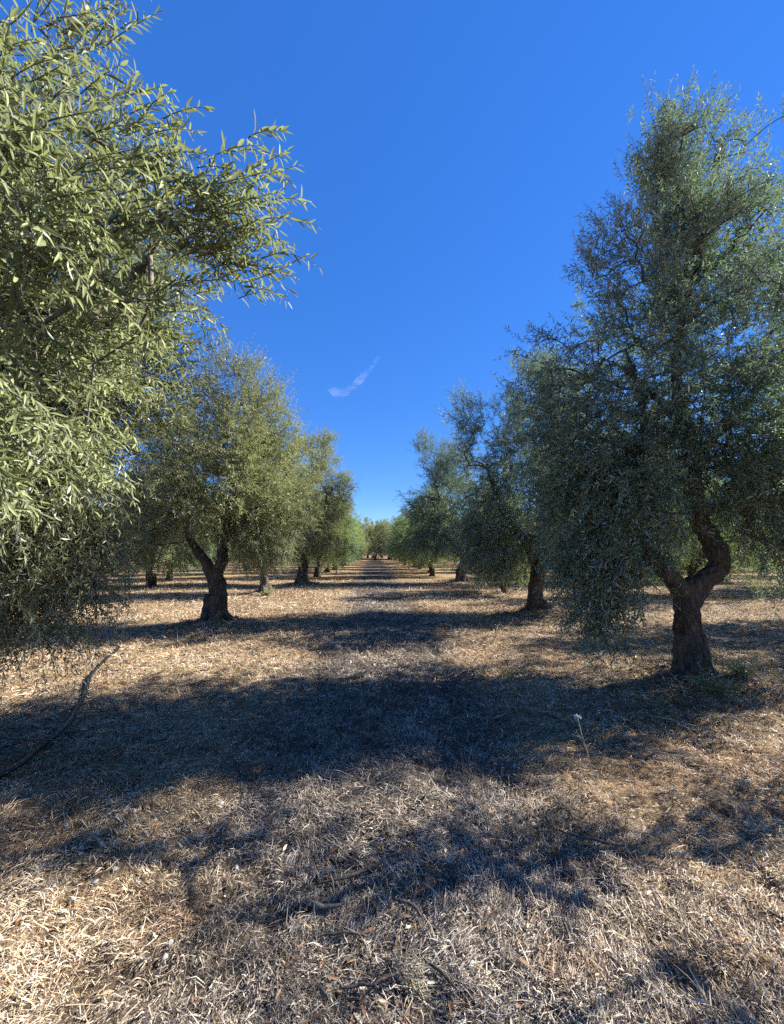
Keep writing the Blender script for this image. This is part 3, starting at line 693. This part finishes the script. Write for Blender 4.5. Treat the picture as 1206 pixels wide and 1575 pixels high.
# litter: fallen leaves, chips and pebbles, nobody could count
def build_litter():
    rng = np.random.default_rng(8); N = 16000
    d = np.exp(rng.uniform(math.log(1.0), math.log(12), N)); x = rng.uniform(-1, 1, N) * (d * 1.1 + .6); y = d
    k = rng.uniform(0, 1, N) < np.clip(.35 + .9 * vnoise(x * 1.1, y * 1.1, seed=61), .05, 1); x, y, d = x[k], y[k], d[k]
    for tx, ty in TREES_NEAR:
        n = 1500; r = np.abs(rng.normal(0, .75, n)); a = rng.uniform(0, 6.283, n)
        x = np.concatenate([x, tx + r * np.cos(a)]); y = np.concatenate([y, ty + r * np.sin(a)])
    n = len(x); D = nrm(np.stack([rng.normal(0, 1, n), rng.normal(0, 1, n), rng.normal(0, .25, n)], -1))
    Nn = np.array([0, 0, 1.]) + rng.normal(0, .4, (n, 3)); Nn = nrm(Nn - (Nn * D).sum(-1, keepdims=True) * D)
    sz = rng.uniform(.025, .055, n) * np.clip(np.hypot(x, y) / 4, 1, 2)
    P = np.stack([x, y, hgt(x, y) + rng.uniform(.006, .026, n)], -1)
    V, F3, F4, a, b = leaf_verts(P, D, Nn, sz, sz * .13, rng.uniform(-.1, .5, n), 0)
    ti = rng.uniform(0, 1, n)
    m, nd, lk, p = mat('fallen_leaf'); at = nd.new('ShaderNodeAttribute'); at.attribute_name = 'tint'
    lk.new(ramp(nd, lk, at.outputs['Fac'], [(0, (.10, .055, .03)), (.4, (.22, .12, .06)), (.62, (.22, .10, .04)), (.8, (.42, .34, .22)), (1, (.5, .46, .36))]), p.inputs['Base Color']); p.inputs['Roughness'].default_value = .7
    me = mesh_from('litter', V, [F3, F4], [m], tint=np.concatenate([np.tile(ti, a), np.tile(ti, b)]))
    tag(link('leaf_litter', me), 'brown and rust coloured fallen leaves strewn over the straw', 'leaf litter', kind='stuff')
build_litter()

# dry weeds and grass tufts
def tuft_mesh(seed, n, h, spread, w=.0022):
    r = np.random.default_rng(seed); a = r.uniform(0, 6.283, n); rr = np.abs(r.normal(0, spread, n))
    S0 = np.stack([rr * np.cos(a), rr * np.sin(a), np.full(n, -.01)], -1)
    D = nrm(np.stack([np.cos(a) * .5 + r.normal(0, .35, n), np.sin(a) * .5 + r.normal(0, .35, n), r.uniform(.6, 1.3, n)], -1))
    L = h * r.uniform(.4, 1.1, n); t = np.linspace(0, 1, 5)
    bend = np.stack([np.cos(a) * .3, np.sin(a) * .3, np.full(n, -.3)], -1) + r.normal(0, .12, (n, 3))
    P = S0[:, None] + D[:, None] * (L[:, None] * t)[..., None] + bend[:, None] * (L[:, None] * t * t)[..., None]
    V, q = tubes(P, np.full((n, 5), w) * np.linspace(1, .25, 5)[None], 3)
    ti = r.uniform(.3, .95, n); return mesh_from('grass_tuft', V, [q], [M_STRAW], tint=np.repeat(ti, 12))
TM = [tuft_mesh(201 + i, 130, .22, .08) for i in range(4)]
TMB = [tuft_mesh(211 + i, 260, .34, .28, .003) for i in range(2)]
def tuft(x, y, s, label, group=None, big=False):
    o = link('grass_tuft', (TMB if big else TM)[rs.integers(2 if big else 4)]); o.location = (x, y, hz(x, y)); o.scale = (s, s, s); o.rotation_euler = (0, 0, rs.uniform(0, 6.28))
    tag(o, label, 'grass tuft', group)
tuft(-5.0, 7.3, 1.1, 'heap of dry brown brush left of the thick trunk, beyond the hose', big=True)
tuft(-4.5, 7.5, .7, 'low tuft of dry brush between the hose end and the thick trunk', big=True)
for k in range(34):
    t = TREES_NEAR[[0, 1, 3, 4, 5, 2][k % 6]]; a = rs.uniform(0, 6.28); r = rs.uniform(.25, .9)
    lab = ['forked tree on the right', 'second trunk on the right', 'thick trunk on the left', 'second trunk on the left', 'third trunk on the left', 'third trunk on the right'][k % 6]
    tuft(t[0] + r * math.cos(a), t[1] + r * math.sin(a), rs.uniform(.5, 1.1), 'dry grass tuft at the foot of the ' + lab, 'dry grass tufts at the foot of the ' + lab)
for k in range(70):
    y = rs.uniform(4.5, 24); sd_ = -1 if k % 2 else 1; x = sd_ * rs.uniform(1.9, 6.5)
    tuft(x, y, rs.uniform(.3, .5 + y * .035), 'dry grass tuft standing on the open floor %s of the path' % ('left' if sd_ < 0 else 'right'), 'dry grass tufts on the open floor %s of the path' % ('left' if sd_ < 0 else 'right'))

# green suckers round the forked trunk and low green weeds
def sucker(x, y, n, h, label, leaf=M_LEAF_F, seed=1, spread=.15, ls=.045, name='weed', cat='weed', group=None):
    r = np.random.default_rng(seed); cr = Crown()
    if name == 'leafy_sucker': spread = .002
    S0 = np.stack([r.normal(0, spread, n), r.normal(0, spread, n), np.full(n, 0.)], -1)
    D = nrm(np.stack([r.normal(0, .8, n), r.normal(0, .8, n), r.uniform(.5, 1.2, n)], -1))
    add_shoots(cr, r, S0, D, h * r.uniform(.5, 1, n), r.normal(0, .15, (n, 3)) + np.array([0, 0, -.15]), 8, ls, 0, r.normal(.3, .15, n))
    o = link(name, cr.mesh(name, [M_TWIG, leaf])); o.location = (x, y, hz(x, y)); tag(o, label, cat, group, None if name == 'leafy_sucker' else 'stuff')
sucker(3.75, 4.25, 34, .42, 'green leafy suckers sprouting in front of the forked trunk', seed=3, name='leafy_sucker', cat='sucker')
sucker(4.3, 4.5, 34, .36, 'leafy suckers sprouting at the right foot of the forked trunk', seed=4, name='leafy_sucker', cat='sucker')
sucker(4.75, 5.1, 40, .2, 'patch of low green weeds at the right edge beyond the forked tree', M_LEAF_Y, seed=5, spread=.4)
sucker(1.65, 5.2, 30, .13, 'low green weed patch in the shade left of the forked tree', M_LEAF_Y, seed=6, spread=.3, ls=.035)
sucker(-1.9, 5.6, 30, .10, 'low green weed patch at the sunny left side of the path', M_LEAF_Y, seed=7, spread=.3, ls=.035)
sucker(-3.8, 14.3, 30, .5, 'pale leafy suckers at the foot of the second trunk on the left', M_LEAF_L, seed=8, spread=.25, ls=.07, name='leafy_sucker', cat='sucker')

def weed_stalk(x, y):
    z = hz(x, y)
    e = empty('weed_stalk', (x, y, z)); tag(e, 'dry weed stalk with a white flower head standing right of the path', 'weed')
    tube_obj('stem', [(0, 0, -.01, .004), (-.02, 0, .12, .0035), (-.05, .01, .24, .003), (-.08, 0, .36, .0025)], M_STALK, 6, 24, e)
    tube_obj('side_stem', [(-.02, 0, .10, .0025), (.03, 0, .16, .002), (.05, 0, .2, .0015)], M_STALK, 6, 12, e)
    tube_obj('side_stem', [(-.035, 0, .17, .0025), (-.075, .01, .23, .002), (-.09, .01, .27, .0015)], M_STALK, 6, 12, e)
    r = np.random.default_rng(4); n = 60; D = nrm(np.stack([r.normal(0, 1, n), r.normal(0, 1, n), r.uniform(-.1, 1.2, n)], -1))
    Nn = np.array([0, 0, 1.]) + r.normal(0, .3, (n, 3)); Nn = nrm(Nn - (Nn * D).sum(-1, keepdims=True) * D)
    V, F3, F4, a, b = leaf_verts(np.tile([[-.08, 0, .36]], (n, 1)) + D * .004, D, Nn, np.full(n, .026), np.full(n, .005), np.full(n, .1), 0)
    link('flower_head', mesh_from('flower_head', V, [F3, F4], [M_FLOWER]), e)
weed_stalk(1.62, 3.01)

# ------------------------------------------------------------------ wisp of high cloud
def build_cloud():
    """a long curled streak of thin vapour, 3 km off"""
    D = 3000
    def w(px, py):
        a = (px - 603) / 600; u = (787.5 - py) / 600
        f = math.cos(PITCH) - u * math.sin(PITCH); z = u * math.cos(PITCH) + math.sin(PITCH)
        return ((a * math.cos(YAW) + f * math.sin(YAW)) * D, (f * math.cos(YAW) - a * math.sin(YAW)) * D, z * D)
    line = [(503, 597, 12), (516, 603, 42), (530, 604, 38), (546, 592, 32), (562, 575, 28), (577, 557, 22), (588, 540, 6)]
    pl = smooth_poly([(*w(x, y), r) for x, y, r in line], 60)
    t = np.linspace(0, 12, 60)
    V, q = tubes(pl[None, :, :3], (pl[:, 3] * (1 + .2 * vnoise(t, t * 0, seed=5)))[None], 16)
    c0 = len(V); V = np.vstack([V, pl[0, :3], pl[-1, :3]]); S = 16; K = 60; a = np.arange(S); b = (a + 1) % S
    tr = np.vstack([np.stack([np.full(S, c0), b, a], 1), np.stack([np.full(S, c0 + 1), (K - 1) * S + a, (K - 1) * S + b], 1)])
    m = bpy.data.materials.new('vapour'); m.use_nodes = True; nd = m.node_tree.nodes; lk = m.node_tree.links; nd.clear()
    out = nd.new('ShaderNodeOutputMaterial'); pv = nd.new('ShaderNodeVolumePrincipled')
    pv.inputs['Color'].default_value = (.95, .97, 1, 1); pv.inputs['Anisotropy'].default_value = .2
    tc = nd.new('ShaderNodeTexCoord'); mp = nd.new('ShaderNodeMapping'); mp.inputs['Rotation'].default_value = (0, R(40), 0); mp.inputs['Scale'].default_value = (.3, .5, 1)
    lk.new(tc.outputs['Object'], mp.inputs[0]); n = noise(nd, lk, mp.outputs[0], .014, 4, .6, .8)
    mr = nd.new('ShaderNodeMapRange'); lk.new(n, mr.inputs[0]); mr.inputs[1].default_value = .40; mr.inputs[2].default_value = .80; mr.inputs[3].default_value = 0; mr.inputs[4].default_value = .0040
    lk.new(mr.outputs[0], pv.inputs['Density']); lk.new(pv.outputs[0], out.inputs['Volume'])
    o = link('cloud', mesh_from('cloud', V, [q, tr], [m], smooth=True)); tag(o, kind='structure')
build_cloud()
